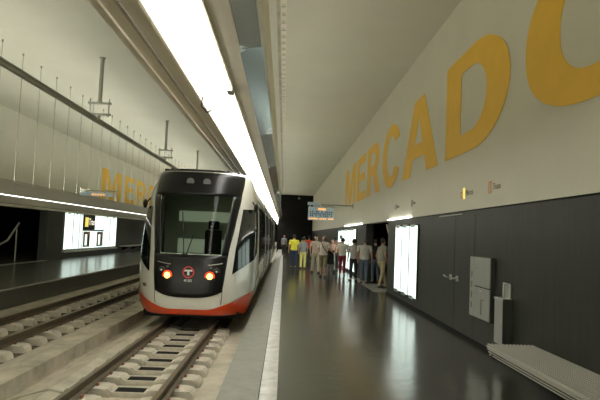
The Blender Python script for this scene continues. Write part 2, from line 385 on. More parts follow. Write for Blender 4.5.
# small printed wayfinding marks on the right wall
def mark(y, z, h, text, icon, ink, label):
    t = empty('wall_sign', (W-.004, y, z), label, 'sign')
    fr = on_right(W-.004, y, z)
    if icon == 'square':
        MB().box(W-.006, W-.001, y-h*.55, y-h*1.05, z-h*.5, z+h*.5).build('pictogram', 'sign_yellow' if ink == 'orange' else 'grey_print', t)
        place(text_mesh('t', h*1.3), 'letter', 'orange_print' if ink == 'orange' else 'grey_print', fr, t)
    else:
        mb = MB(); a = h*.06
        mb.box(W-.006, W-.001, y+.25*h, y-.25*h, z+.42*h, z+.5*h).box(W-.006, W-.001, y+a, y-a, z-.5*h, z+.42*h)
        mb.box(W-.006, W-.001, y-.3*h, y-.36*h, z-.5*h, z+.5*h).box(W-.006, W-.001, y+.3*h, y+.36*h, z-.5*h, z+.5*h)
        mb.build('pictogram', 'orange_print' if ink == 'orange' else 'grey_print', t)
    place(text_mesh(text, h*.72, align='LEFT'), 'caption', 'grey_print', fr @ Matrix.Translation((h*(1.25 if icon == 'square' else .6), 0, 0)), t)
mark(10.35, 2.60, .20, 'Mercat', 'square', 'orange', 'small sign with yellow square below the gap between the letters A and D')
mark(8.88, 2.60, .20, 'Tram', 'frame', 'orange', 'small sign with orange framed T, nearest on the right wall')
mark(16.6, 2.66, .17, 'Mercat', 'square', 'grey', 'faint small grey sign under the letter C of the right wall')
mark(14.4, 2.66, .17, 'Tram', 'frame', 'grey', 'faint small grey sign under the letter A of the right wall')
# short light strips at the top of the dark wall
for a, b, m, l in ((14.4, 17.4, 'strip', 'bright short light strip at top of the dark wall above the lit display case'), (23.5, 30, 'strip', 'distant light strip at top of the dark wall above the far display case')):
    o = MB().box(W-.07, W-.001, a, b, 2.285, 2.325, .008).build('wall_light', m); tag(o, l, 'light')
o = MB().box(W-.02, W-.001, 10.25, 11.75, 2.215, 2.235).build('door_lintel_plate', 'galv'); tag(o, 'thin pale metal plate above the double door in the dark wall', 'plate')
# ------------------------------------------------------------------ lit display cases on the right
def case(y0, y1, z0, z1, label, rows=False):
    t = empty('display_case', (W-.003, (y0+y1)/2, z0), label, 'display case')
    MB().box(W-.03, W-.002, y0, y1, z0, z1).build('backing', 'black', t)
    for q in (y0, y1-.03): MB().box(W-.036, W-.03, q, q+.03, z0, z1).build('side_frame', 'galv', t)
    k = 3; w = (y1-y0)/k
    for i in range(k):
        a = y0+i*w
        p_ = MB().box(W-.037, W-.03, a+w*.06, a+w*.94, z0+.03, z1-.03, .002).build('lit_pane', 'lightbox', t)
        for zz in (z0-.01, z1-.07):
            MB().box(W-.075, W-.03, a+w*.3, a+w*.7, zz, zz+.08, .006).build('pane_clip', 'steel', p_)
    if rows:
        for zz in (1.62, 1.25):
            MB().box(W-.044, W-.037, y1-2.4, y1-1.0, zz, zz+.2).build('notice', 'sign_black', t, 'small dark square notice')
case(13.55, 16.3, .26, 2.10, 'bright white display case with three panes, nearest on the dark right wall')
case(25.2, 33.6, .12, 2.12, 'bright white display case beyond the opening, behind the people', True)
# ------------------------------------------------------------------ door with handles, cabinet, bin, bench
d1 = empty('door_1', (W, 10.67, 0), 'dark double door flush in the dark right wall with steel push bars', 'door'); struct(d1)
for a, b in ((9.55, 10.66), (10.68, 11.8)):
    MB().box(W-.004, W-.001, a, b, .01, 2.2).build('door_leaf', 'dark', d1)
MB().box(W-.005, W-.001, 10.662, 10.678, .01, 2.2).build('door_gap', 'black', d1)
for s in (-1, 1):
    h = MB().box(W-.02, W, 10.67+s*.20-.06, 10.67+s*.20+.06, .97, 1.07, .006).bar((W-.01, 10.67+s*.20, 1.02), (W-.09, 10.67+s*.20, 1.02), .014)
    h.bar((W-.09, 10.67+s*.20, 1.02), (W-.09, 10.67+s*.40, 1.04), .016).build('handle', 'steel', d1)
cb = empty('hydrant_cabinet', (W-.04, 9.08, .48), 'flat grey steel cabinet with two doors on the dark wall beside the bin', 'cabinet')
MB().box(W-.065, W-.002, 8.60, 9.53, .48, 1.48, .005).build('body', 'dark', cb)
up = MB().box(W-.085, W-.065, 8.62, 9.30, 1.0, 1.47, .005).build('door', 'cover', cb)
lo = MB().box(W-.085, W-.065, 8.62, 9.30, .49, .98, .005).build('door', 'cover', cb)
MB().box(W-.085, W-.065, 9.32, 9.52, .49, 1.47, .005).build('side_panel', 'cover', cb)
MB().box(W-.10, W-.085, 8.90, 9.04, .90, .94, .004).build('latch', 'steel', lo)
MB().bar((W-.085, 8.8, 1.2), (W-.10, 8.8, 1.2), .02).build('lock', 'steel', up)
MB().box(W-.089, W-.0845, 8.66, 9.28, .985, .996).build('gap_shade_strip', 'rubber', cb)  # dark strip painted as the shadow in the gap between the two doors
for k in range(4): MB().box(W-.088, W-.084, 9.39, 9.45, .62+k*.17, .72+k*.17).build('printed_mark', 'grey_print', cb)
MB().tube([(W-.087, 8.95, .56), (W-.087, 8.95, .80), (W-.087, 8.82, .80)], .008, 6).build('printed_mark', 'grey_print', cb)
bn = empty('litter_bin', (W-.08, 8.08, .26), 'slim steel litter bin fixed to the dark wall between cabinet and bench', 'bin')
MB().prism([(W-.14, .27), (W-.002, .25), (W-.002, .92), (W-.14, .90)], 'y', 7.93, 8.24).build('body', 'cover', bn)
MB().box(W-.142, W-.002, 7.915, 7.93, .26, .92).build('side_plate', 'dark', bn)
MB().box(W-.15, W-.002, 7.92, 8.25, .90, .925, .004).build('rim', 'steel', bn)
MB().box(W-.02, W-.002, 7.98, 8.18, .925, 1.12).build('back_plate', 'cover', bn)
MB().tube([(W-.03, 7.96, .92), (W-.03, 7.96, 1.13), (W-.03, 8.20, 1.13), (W-.03, 8.20, .92)], .011).build('frame', 'cover', bn)
be = empty('slatted_bench', (W-.4, 5.5, 0), 'pale slatted metal bench along the dark right wall near the camera', 'bench')
for k in range(13):
    x = W-.70+k*.0455
    MB().box(x, x+.019, .9, 6.98, .405, .465, .004).build('slat', 'slat', be)
for k, zz in enumerate((.425, .392, .359, .326)):
    MB().box(W-.715+k*.012, W-.70+k*.012, .9, 6.98, zz, zz+.013, .004).build('front_slat', 'slat', be)
for y in (6.86, 4.2, 1.5): MB().box(W-.68, W-.002, y, y+.04, .30, .415).build('bracket', 'black', be)
for y in (5.5, 2.5): MB().prism([(W-.6, .34), (W-.002, .34), (W-.002, .12)], 'y', y, y+.04).build('wall_bracket', 'black', be)
# ------------------------------------------------------------------ departure board
db = empty('departure_board', (1.75, 27, 2.5), 'hanging departure board with orange rows and blue text above the platform people', 'sign')
MB().box(1.12, 2.36, 26.95, 27.1, 2.48, 3.12, .015).build('panel', 'board', db)
MB().box(1.08, 1.72, 26.95, 27.1, 3.20, 3.34, .01).build('header', 'board', db)
MB().bar((1.2, 27.05, 3.1), (1.2, 27.05, 3.22), .03).bar((1.65, 27.05, 3.1), (1.65, 27.05, 3.22), .03).build('stay', 'rod', db)
MB().bar((1.6, 27.05, 3.24), (W, 27.05, 3.24), .035).box(W-.02, W, 26.85, 27.25, 3.12, 3.34).build('mounting_arm', 'rod', db)
led = MB(); blue = MB()
x = 1.2
for k in range(14):
    if k not in (5, 10): led.box(1.18+k*.083, 1.18+k*.083+.04+.02*rnd(), 26.943, 26.95, 2.52, 2.575+.02*rnd())
for k in range(5): led.box(1.60+k*.075, 1.60+k*.075+.04+.02*rnd(), 26.943, 26.95, 2.97, 3.06)
led.build('led_row', 'orange_led', db)
for r_ in range(3):
    for k in range(12):
        if rnd() < .8: blue.box(1.2+k*.092, 1.2+k*.092+.05+.03*rnd(), 26.943, 26.95, 2.66+r_*.095, 2.72+r_*.095)
blue.build('timetable_text', 'blue_text', db)
# left board seen nearly edge on
lb = empty('platform_sign', (-7.3, 21, 2.8), 'thin grey sign hung on the trough in front of the left letters', 'sign')
MB().box(-7.43, -6.25, 20.4, 20.52, 2.82, 2.97, .01).build('panel', 'board', lb)
MB().box(-7.44, -6.15, 20.42, 20.5, 3.0, 3.04).build('top_bar', 'rod', lb)
MB().bar((-7.42, 20.46, 2.75), (-7.42, 20.46, 3.10), .025).build('post', 'rod', lb)
l2 = MB()
for k in range(5): l2.box(-7.0+k*.10, -6.94+k*.10, 20.392, 20.4, 2.85, 2.90)
l2.build('led_row', 'orange_led', lb)
# ------------------------------------------------------------------ left platform: lit showcase, bench, void with stairs
XS = WL-.05
sc = empty('lit_showcase', (XS, 34.5, .38), 'large bright white lit wall panel with posters across the tracks', 'display case')
MB().box(XS-.05, XS+.04, 29.9, 39.2, .36, 2.46).build('backing', 'grey_print', sc)
cols = [(30.0, 31.15), (31.27, 32.1), (32.22, 32.62), (36.45, 37.65), (37.8, 39.1)]
for a, b in cols: MB().box(XS+.04, XS+.05, a, b, .45, 2.40, .003).build('lit_pane', 'lightbox', sc)
MB().box(XS+.04, XS+.05, 32.74, 36.35, .45, 1.45, .003).build('lit_pane', 'lightbox', sc)
MB().box(XS+.04, XS+.05, 34.65, 36.35, 1.55, 2.40, .003).build('lit_pane', 'lightbox', sc)
for a, b in cols:
    for zz in (.37, 2.33): MB().box(XS+.05, XS+.10, a+.3*(b-a), a+.5*(b-a), zz, zz+.1, .01).build('pane_clip', 'steel', sc)
sg = MB().box(XS+.04, XS+.11, 32.74, 34.55, 1.56, 2.38, .01).build('name_sign', 'sign_black', sc, 'black sign with yellow square and white lettering')
MB().box(XS+.11, XS+.12, 32.85, 33.35, 1.70, 2.24).build('emblem', 'sign_yellow', sg)
place(text_mesh('Tram', .55, align='LEFT'), 'lettering', 'sign_text', on_left(XS+.115, 33.42, 1.98), sg)
for a in (32.8, 35.15):
    pz = MB().box(XS+.05, XS+.10, a, a+1.0, .52, 1.42, .01).build('poster', 'poster_a', sc, 'dark and reddish brown poster')
    MB().box(XS+.10, XS+.105, a+.18, a+.5, .62, 1.25).build('poster_panel', 'lightbox', pz)
MB().box(XS+.002, XS+.16, 29.8, 39.3, .28, .37, .01).build('ledge', 'galv', sc)
lbn = empty('wall_bench', (-11.3, 41, .45), 'long pale bench along the dark wall of the left platform', 'bench')
MB().box(-11.6, -11.05, 40, 47, .40, .47, .01).build('seat', 'slat', lbn)
for yy in (41, 43.5, 46): MB().prism([(-11.64, .40), (-11.1, .40), (-11.64, .1)], 'y', yy, yy+.06).build('bracket', 'black', lbn)
st = empty('stair_handrail', (-12.4, 26, 0), 'shiny slanted handrail glinting in the dark opening on the left', 'handrail')
MB().tube([(-12.6, 24.6, .55), (-12.4, 25.6, .95), (-12.4, 26.6, 1.75)], .045).build('rail', 'rod', st)
MB().bar((-12.6, 24.6, 0), (-12.6, 24.6, .57), .03).bar((-12.4, 26.4, 0), (-12.4, 26.4, 1.6), .03).build('post', 'rod', st)
MB().box(-12.75, -12.5, 24.3, 24.5, .48, .6, .02).build('end_cap', 'lens', st)
sbox('floor_mat_left', 'mat_pale', -11.5, -11.3, 20, 27.4, 0, .01)
# right opening: steps, handrail, pale paving
for i in range(6): sbox('stair_step', 'stair', 4.3, 6.8, 24+.3*i, 24.3+.3*i, 0, .17*(i+1))
sbox('stair_landing', 'stair', 4.3, 6.8, 25.8, 31, 0, 1.02)
hr = empty('stair_handrail', (3.75, 20.2, 0), 'pale slanted handrails standing in the right wall opening', 'handrail')
for s in (0, .14):
    MB().tube([(3.62+s, 18.4, 0), (3.62+s, 18.4, .9), (3.60+s, 18.5, 1.45), (3.44+s, 18.75, 2.20)], .035).build('rail', 'pale_rail', hr)
for i in range(3):
    o = MB().box(2.95, (3.95, 3.95, 3.26)[i], (18.0, 19.75, 21.5)[i], (19.6, 21.3, 24.0)[i], .0005, .012, .003).build('paving_slab', 'mat_pale')
    tag(o, ['nearest pale paving slab on the floor at the right wall opening', 'middle pale paving slab on the floor at the right wall opening', 'farthest pale paving slab on the floor at the right wall opening'][i], 'paving')
# ------------------------------------------------------------------ the tram
TC = -1.98; T0 = 11.95; TL = 44.2
ZS = [-.10, .0, .15, .35, .6, .9, 1.22, 1.55, 1.9, 2.25, 2.5, 2.66, 2.82, 2.95, 3.04, 3.1]
def ip(z, xs, ys): return float(np.interp(z, xs, ys))
def hw(z): return ip(z, [-.1, .0, .3, .6, 1.0, 1.8, 2.3, 2.6, 2.8, 3.04, 3.1], [1.16, 1.21, 1.27, 1.29, 1.30, 1.29, 1.26, 1.22, 1.18, 1.11, 1.03])
def lean(z): return ip(z, [-.1, .05, .3, .6, .9, 1.22, 2.5, 2.8, 3.04, 3.1], [.10, .03, 0, .01, .05, .12, .46, .56, .64, .72])
def smk(z): return ip(z, [-.1, .45, 1.3, 2.2, 2.6, 3.04, 3.1], [.55, .55, .61, .73, .80, .90, .92])
def S(t, z, off=0.):
    """front surface: t -1..1 across, mask edge at |t|=.6"""
    a = abs(t); m = smk(z); s = a/.6*m if a < .6 else m+(a-.6)/.4*(1-m)
    sg_ = 1 if t >= 0 else -1
    dep = 1.05
    def f(s_): return lean(z)+dep*s_**3.6
    x = sg_*s*hw(z); y = f(s)
    if off:
        ds = 1e-3; tx = hw(z); ty = (f(min(s+ds, 1.2))-f(s))/ds
        nx, ny = ty, -tx; L = math.hypot(nx, ny); x += sg_*off*nx/L; y += off*ny/L
    return Vector((TC+x, T0+y, z))
def patch(mb, t0, t1, zf0, zf1, off, nt=24, nz=14, thick=True):
    """curved plate following the front; zf0/zf1 functions of t"""
    g = []
    for i in range(nt+1):
        t = t0+(t1-t0)*i/nt; a, b = zf0(t), zf1(t)
        g.append([mb.bm.verts.new(S(t, a+(b-a)*j/nz, off)) for j in range(nz+1)])
    for i in range(nt):
        for j in range(nz): mb.face([g[i][j], g[i+1][j], g[i+1][j+1], g[i][j+1]])
    return g
tram = empty('tram', (TC, T0+16, ZR), 'white tram with black front and red skirt on the near track, number 4103', 'tram')
TT = [-1+i/40*2 for i in range(41)]
mb = MB(); G = []
WT, WZ0, WZ1 = .52, 1.22, 2.5
for z in ZS:
    row = [mb.bm.verts.new((TC-hw(z), TL, z))]
    row += [mb.bm.verts.new((TC-hw(z), yy, z)) for yy in (30., 20., 15.)]
    row += [mb.bm.verts.new(S(t, z)) for t in TT]
    row += [mb.bm.verts.new((TC+hw(z), yy, z)) for yy in (15., 20., 30.)]
    row += [mb.bm.verts.new((TC+hw(z), TL, z))]
    G.append(row)
for j in range(len(ZS)-1):
    for i in range(len(G[0])-1):
        if 4 <= i < 44:
            tm = (TT[i-4]+TT[i-3])/2
            if abs(tm) < WT and WZ0-.01 <= ZS[j] and ZS[j+1] <= WZ1+.01: continue
        mb.face([G[j][i], G[j][i+1], G[j+1][i+1], G[j+1][i]])
mb.face(G[-1]); mb.face(G[0][::-1])
for j in range(len(ZS)-1): mb.face([G[j][-1], G[j][0], G[j+1][0], G[j+1][-1]])
mb.bm.faces.ensure_lookup_table()
for f in mb.bm.faces:
    if min(v.co.z for v in f.verts) > 3.03 or max(v.co.z for v in f.verts) < .01: f.material_index = 1
body = mb.build('body', ['white', 'tram_black'], tram); smooth_angle(body, 40)
# black mask in four plates round the windscreen, one mesh
mb = MB()
def mbot(t): return .30+.13*(abs(t)/.6)**3
e = .6
c_ = lambda v: (lambda t: v)
patch(mb, -e, e, mbot, c_(WZ0-.02), .012, 30, 10)
patch(mb, -e, e, c_(WZ1), c_(3.085), .012, 30, 8)
patch(mb, -e, -WT+.02, c_(WZ0-.02), c_(WZ1), .012, 4, 14)
patch(mb, WT-.02, e, c_(WZ0-.02), c_(WZ1), .012, 4, 14)
mk = mb.build('front_mask', 'tram_black', tram); smooth_angle(mk, 40)
md = mk.modifiers.new('thickness', 'SOLIDIFY'); md.thickness = .012; md.offset = -1
mb = MB()
def rz0(t): return WZ0-.01+.10*max(0, abs(t)/.53-.75)**2*16*.35
def rz1(t): return WZ1-.01-.10*max(0, abs(t)/.53-.75)**2*16*.35
patch(mb, -.53, .53, rz0, rz1, .018, 30, 16)
ws = mb.build('windscreen', 'screen', tram); smooth_angle(ws, 60)
# cab seen through the windscreen
mb = MB()
for s in (-1, 1):
    g = patch(mb, s*.53, s*1., c_(.5), c_(2.9), -.035, 10, 12)
    prev = g[-1]
    for yy in (13.8, 14.6):
        cur = [mb.bm.verts.new((TC+s*(hw(.5+2.4*j/12)-.035), yy, .5+2.4*j/12)) for j in range(13)]
        for j in range(12): mb.face([prev[j], cur[j], cur[j+1], prev[j+1]])
        prev = cur
mb.build('cab_lining', 'lining', tram)
cabin = MB().box(TC-1.1, TC+1.1, 14.6, 14.65, .4, 2.85).build('cab_bulkhead', 'cab', tram)
MB().box(TC-.75, TC+.85, 14.58, 14.6, 1.95, 2.22).box(TC-.75, TC+.75, 14.58, 14.6, 1.15, 1.5).build('bulkhead_glow', 'cab_glow', cabin)  # pale glowing bands added to lighten the windscreen like reflections
MB().box(TC-.95, TC+.95, 12.75, 13.4, .5, 1.16, .06).build('console', 'cab', tram)
seat = MB().box(TC-.05, TC+.42, 13.85, 14.35, .7, 1.12, .06).box(TC-.02, TC+.40, 14.25, 14.4, 1.1, 1.75, .05).box(TC+.05, TC+.33, 14.26, 14.38, 1.76, 1.98, .04)
seat.build('driver_seat', 'black', tram)
for ph, (ta, za, tb_, zb) in enumerate(((-.10, 1.20, -.16, 2.12), (-.06, 1.20, .03, 1.62))):
    w = MB(); pts = [S(ta+(tb_-ta)*k/6, za+(zb-za)*k/6, .05) for k in range(7)]
    w.tube(pts, .012, 6).ball(pts[0], (.03, .03, .03), 8).build('wiper', 'rubber', tram)
# panel lines and lamps on the mask
def disc(t, z, r, off, m, name, parent, n=20):
    p0 = S(t, z, off); p1 = S(t, z, off+.012); return MB().bar(p0, p1, r, n).build(name, m, parent)
for s in (-1, 1):
    lampp = disc(s*.36, .755, .105, .012, 'redlens', 'tail_lamp', tram); disc(s*.36, .755, .062, .024, 'amber', 'lens', lampp)
    lp = disc(s*.455, .86, .075, .012, 'lens', 'head_lamp', tram); disc(s*.455, .86, .05, .024, 'tram_black', 'bezel', lp); disc(s*.455, .86, .022, .036, 'letter_white', 'bulb', lp)
    disc(s*.36-.0, .93, .035, .014, 'lens', 'marker_lamp', tram)
    disc(s*.11+.02, 2.80, .085, .012, 'dim_lens', 'top_lamp', tram)
    rr = MB(); rr.tube([S(s*(.30+.24*k/5), .985+.05*k/5, .05 if 0 < k < 5 else .01) for k in range(6)], .011, 6); rr.build('grab_rail', 'galv', tram)
    mb = MB(); pts = [S(s*.605, .16+.30*k/8, .008) for k in range(9)]; mb.tube(pts, .006, 5); mb.build('panel_seam', 'rubber', tram)
gr = MB()
for k in range(4): gr.tube([S(-.5+1.0*i/16, .47+.045*k, .016) for i in range(17)], .008, 5)
gr.build('grille', 'rubber', tram)
pf = S(0, .83, .013)
ring = curve_shape([ell(0, 0, .125, .125, 0, 354, 40), ell(0, 0, .098, .098, 0, 354, 40)], .004)
lg = place(ring, 'logo_ring', 'logo_red', on_front(pf.x, pf.y-.035, .83), tram)
tsh = [[(-.075, .055), (.075, .055), (.085, .025), (.075, .02), (.022, .02), (.022, -.055), (.03, -.06), (-.03, -.06), (-.022, -.055), (-.022, .02), (-.085, .015)]]
place(curve_shape(tsh, .004), 'logo_letter', 'letter_white', on_front(pf.x, pf.y-.035, .83), tram)
place(text_mesh('4103', .085), 'fleet_number', 'letter_white', on_front(pf.x, S(0, .65, .02).y-.02, .655), tram)
pn = S(-.80, .50, .012); pn2 = S(-.79, .50, .012)
dv = (pn2-pn).normalized()
fm = Matrix(((dv.x, 0, dv.y, pn.x), (dv.y, 0, -dv.x, pn.y), (0, 1, 0, pn.z), (0, 0, 0, 1)))
place(text_mesh('4103', .11), 'fleet_number', 'rubber', fm, tram)
# red skirt round the nose and along the first metres of the sides
mb = MB()
def rtop(t): return .055+.32*max(0, (abs(t)-.35)/.65)**1.6
g = patch(mb, -1, 1, lambda t: -.06-.06*abs(t)**3, rtop, .014, 60, 6)
for s, col_ in ((-1, g[0]), (1, g[-1])):
    prev = col_
    for k in range(1, 9):
        yy = T0+lean(.2)+1.05+k*.22; top = .375-(.30*(k/8)**1.5)
        cur = [mb.bm.verts.new((TC+s*(hw(-.12+(top+.12)*j/6)+.014), yy, -.12+(top+.12)*j/6)) for j in range(7)]
        for j in range(6): mb.face([prev[j], cur[j], cur[j+1], prev[j+1]])
        prev = cur
sk = mb.build('skirt', 'tram_red', tram); smooth_angle(sk, 50)
# sides: windows, doors
def sidepanel(mb, s, ya, yb, za, zb, off, nz=6, front_lean=0.):
    for yy0, yy1 in ((ya, yb),):
        a = [mb.bm.verts.new((TC+s*(hw(za+(zb-za)*j/nz)+off), yy0+front_lean*j/nz, za+(zb-za)*j/nz)) for j in range(nz+1)]
        b = [mb.bm.verts.new((TC+s*(hw(za+(zb-za)*j/nz)+off), yy1, za+(zb-za)*j/nz)) for j in range(nz+1)]
        a2 = [mb.bm.verts.new((TC+s*(hw(za+(zb-za)*j/nz)-.02), yy0+front_lean*j/nz, za+(zb-za)*j/nz)) for j in range(nz+1)]
        for j in range(nz): mb.face([a[j], b[j], b[j+1], a[j+1]]); mb.face([a2[j], a[j], a[j+1], a2[j+1]])
    return mb
for s in (-1, 1):
    cw = MB()
    wz0 = lambda q: .80+.42*q; wz1 = lambda q: 2.24+.04*q
    rows = [[cw.bm.verts.new(S(s*(.70+.30*i/10), wz0(i/14)+(wz1(i/14)-wz0(i/14))*j/8, .014)) for j in range(9)] for i in range(11)]
    for i in (11, 12, 13, 14):
        q = i/14; col = []
        for j in range(9):
            z = wz0(q)+(wz1(q)-wz0(q))*j/8
            col.append(cw.bm.verts.new((TC+s*(hw(z)+.014), T0+lean(z)+1.05+(i-10)*.32, z)))
        rows.append(col)
    for a, b in zip(rows[:-1], rows[1:]):
        for j in range(8): cw.face([a[j], b[j], b[j+1], a[j+1]])
    smooth_angle(cw.build('cab_side_window', 'sideglass', tram), 60)
    yq = 15.05
    plan = [('door', 1.4), ('window', 2.2), ('window', 2.2), ('door', 1.5), ('bellows', .9), ('window', 2.), ('door', 1.5), ('window', 2.2), ('bellows', .9), ('door', 1.5), ('window', 2.2), ('window', 2.), ('door', 1.5), ('bellows', .9), ('window', 2.2), ('door', 1.5)]
    for kind, L in plan:
        a, b = yq+.06, yq+L-.06; yq += L
        if b > TL-.2: break
        if kind == 'window':
            sidepanel(MB(), s, a, b, 1.0, 2.45, .012).build('side_window', 'sideglass', tram)
        elif kind == 'door':
            m_ = (a+b)/2
            for q0, q1 in ((a, m_-.015), (m_+.015, b)):
                dd = sidepanel(MB(), s, q0, q1, .04, 2.5, .020, 10).build('door_leaf', 'white' if s < 0 else 'grey_metal', tram)
                sidepanel(MB(), s, q0+.07, q1-.07, .45, 2.42, .028, 8).build('door_glass', 'sideglass', dd)
        else:
            sidepanel(MB(), s, a, b, -.05, 2.9, .018, 12).build('bellows', 'rubber', tram)
# mirrors, roof, underframe
for s in (-1, 1):
    c0 = S(s*.93, 2.30, .10)
    MB().ball(c0, (.055, .07, .11), 12).bar(c0, S(s*.95, 2.45, 0), .018).build('mirror', 'tram_black', tram)
rf = MB()
rf.box(TC-.88, TC+.88, 13.15, 20, 3.09, 3.14, .02).box(TC-.8, TC+.8, 14.5, 19, 3.13, 3.2, .03).box(TC-.8, TC+.8, 22, 30, 3.1, 3.2, .03)
for k in range(7): rf.box(TC-.75+k*.22, TC-.66+k*.22, 13.2, 13.5, 3.13, 3.16, .01)
rf.build('roof_equipment', 'tram_black', tram)
uf = MB().box(TC-1.05, TC+1.05, 12.6, TL-.5, -.2, -.05)
uf.build('underframe', 'black', tram)
for (yy, xx) in [(y_, x_) for y_ in (14.4, 16.2, 28, 29.8) for x_ in (RX[0], RX[1])]:
    MB().bar((xx-.05, yy, ZR+.30), (xx+.05, yy, ZR+.30), .30, 24).bar((xx-.09, yy, ZR+.30), (xx+.09, yy, ZR+.30), .08, 12).build('wheel', 'rail', tram)
# ------------------------------------------------------------------ people
def cone(V, Fa, p0, p1, r0, r1, n=12):
    """tapered limb with rounded ends"""
    p0 = np.array(p0, float); p1 = np.array(p1, float); d = p1-p0; L = np.linalg.norm(d); d /= L
    u = np.cross(d, [0, 0, 1.] if abs(d[2]) < .9 else [1., 0, 0]); u /= np.linalg.norm(u); v = np.cross(d, u)
    rings = [(-r0*math.sin(a), r0*math.cos(a)) for a in (1.35, .9, .45)]+[(0, r0), (L/2, (r0+r1)/2), (L, r1)]+[(L+r1*math.sin(a), r1*math.cos(a)) for a in (.45, .9, 1.35)]
    b = len(V)
    for h, r in rings:
        for k in range(n):
            a = 2*PI*k/n; V.append(tuple(p0+d*h+r*(math.cos(a)*u+math.sin(a)*v)))
    m = len(rings)
    for i in range(m-1):
        for k in range(n):
            k2 = (k+1) % n; Fa.append((b+i*n+k, b+i*n+k2, b+(i+1)*n+k2, b+(i+1)*n+k))
    Fa.append(tuple(b+k for k in range(n))[::-1]); Fa.append(tuple(b+(m-1)*n+k for k in range(n)))
def loft(V, Fa, secs, n=20):
    b = len(V)
    for (cx, cy, cz, rx, ry) in secs:
        for k in range(n):
            a = 2*PI*k/n; V.append((cx+rx*math.cos(a), cy+ry*math.sin(a), cz))
    for i in range(len(secs)-1):
        for k in range(n):
            k2 = (k+1) % n; Fa.append((b+i*n+k, b+i*n+k2, b+(i+1)*n+k2, b+(i+1)*n+k))
    Fa.append(tuple(b+k for k in range(n))[::-1]); Fa.append(tuple(b+(len(secs)-1)*n+k for k in range(n)))
def segd(P, a, b):
    a = np.array(a); b = np.array(b); ab = b-a; t = np.clip(((P-a) @ ab)/(ab @ ab), 0, 1)
    return np.linalg.norm(P-(a+t[:, None]*ab), axis=1), t
cmats = {}
def cloth(col):
    k = tuple(col)
    if k not in cmats: cmats[k] = mat('fabric', col, .85, noise=.12, scale=9)
    return k
def person(loc, rot, h, label, shirt, pants, hair=(.03, .02, .015), stride=(0., 0.), arms=None, sleeves='short', shorts=False, female=False, skin='skin', leanx=0., stripes=False, shoe=(.05, .045, .04), wide=1., bend=0., longhair=False, group=None):
    hs = h/1.75; w = (.92 if female else 1.)*wide
    sh = .185*w
    SL, SR = stride            # forward offset of left/right foot (towards -Y)
    J = {}
    for s, nm, so in ((1, 'L', SL), (-1, 'R', SR)):
        J['hip'+nm] = (s*.09, 0, .90); J['ank'+nm] = (s*.10, -so, .085+max(0, -so)*.12)
        J['kne'+nm] = (s*.10, -so*.5-.03-abs(so)*.12, .49); J['toe'+nm] = (s*.125, -so-.15, .035+max(0, -so)*.04)
        J['sho'+nm] = (s*sh, bend*.5, 1.40)
        a = (arms or {}).get(nm)
        if a is None: J['elb'+nm] = (s*(sh+.06), .03, 1.14); J['wri'+nm] = (s*(sh+.06), -.05, .90)
        else: J['elb'+nm], J['wri'+nm] = a
    V = []; Fa = []
    bw = bend
    loft(V, Fa, [(0, 0, .80, .12, .085), (0, .005, .88, .168*w, .122), (0, .0, .96, .165*w, .12), (0, 0, 1.06, .14*w*(1 if female else 1.06), .105), (0, bw*.2, 1.18, .150*w, .112), (0, bw*.35, 1.30, .168*w, .118), (0, bw*.45, 1.38, .16*w, .10), (0, bw*.5, 1.445, .09*w, .072), (0, bw*.5-.005, 1.49, .058, .058)])
    cone(V, Fa, (0, bw*.5, 1.46), (0, bw*.55-.015, 1.57), .055, .052)
    hc = np.array((0, bw*.6-.02, 1.635))
    loft(V, Fa, [(0, hc[1]-.035, hc[2]-.118, .025, .025), (0, hc[1]-.028, hc[2]-.10, .045, .055), (0, hc[1]-.012, hc[2]-.06, .062, .080), (0, hc[1], hc[2], .074, .094), (0, hc[1]+.006, hc[2]+.05, .074, .094), (0, hc[1]+.008, hc[2]+.09, .055, .07), (0, hc[1]+.008, hc[2]+.113, .025, .03)], 18)
    cone(V, Fa, (0, hc[1]-.092, hc[2]+.0), (0, hc[1]-.108, hc[2]-.035), .011, .016, 8)          # nose
    for s in (-1, 1): cone(V, Fa, (s*.078, hc[1]+.01, hc[2]-.02), (s*.084, hc[1]+.018, hc[2]+.02), .012, .015, 8)   # ears
    cone(V, Fa, (-.02, hc[1]-.086, hc[2]-.062), (.02, hc[1]-.086, hc[2]-.062), .009, .009, 8)       # lips
    for nm, s in (('L', 1), ('R', -1)):
        cone(V, Fa, J['sho'+nm], J['elb'+nm], .052*w, .040*w); cone(V, Fa, J['elb'+nm], J['wri'+nm], .040*w, .027)
        cone(V, Fa, (s*.09*w, bw*.45, 1.405), J['sho'+nm], .068, .054*w)
        cone(V, Fa, J['hip'+nm], J['kne'+nm], .088*w, .058); cone(V, Fa, J['kne'+nm], J['ank'+nm], .058, .040)
        t_, a_ = np.array(J['toe'+nm]), np.array(J['ank'+nm])
        cone(V, Fa, a_+np.array((0, .035, -.045)), t_, .040, .033)
        e_, wr = np.array(J['elb'+nm]), np.array(J['wri'+nm]); d = (wr-e_)/np.linalg.norm(wr-e_)
        side = np.cross(d, [s*1., 0, 0]); L_ = np.linalg.norm(side); side = side/L_ if L_ > .2 else np.array((0, -1., 0))
        pal = wr+d*.085
        inn = np.cross(side, d)
        for q in (-.02, 0., .02): cone(V, Fa, wr+side*q*.6, pal+side*q, .018, .016, 8)
        for q, fl in zip((-.030, -.010, .010, .030), (.060, .075, .072, .055)):
            k0 = pal+side*q; k1 = k0+d*fl*.5-inn*.006; k2 = k1+d*fl*.42-inn*.018
            cone(V, Fa, k0, k1, .0095, .009, 8); cone(V, Fa, k1, k2, .009, .0075, 8)
        t0 = wr+side*-.024+d*.03; t1 = t0-side*.030+d*.030; t2 = t1+d*.032-side*.004
        cone(V, Fa, t0, t1, .013, .011, 8); cone(V, Fa, t1, t2, .011, .009, 8)
    me = bpy.data.meshes.new('tmp_body'); me.from_pydata(V, [], Fa); me.update()
    o = bpy.data.objects.new('tmp_body', me); COL.objects.link(o)
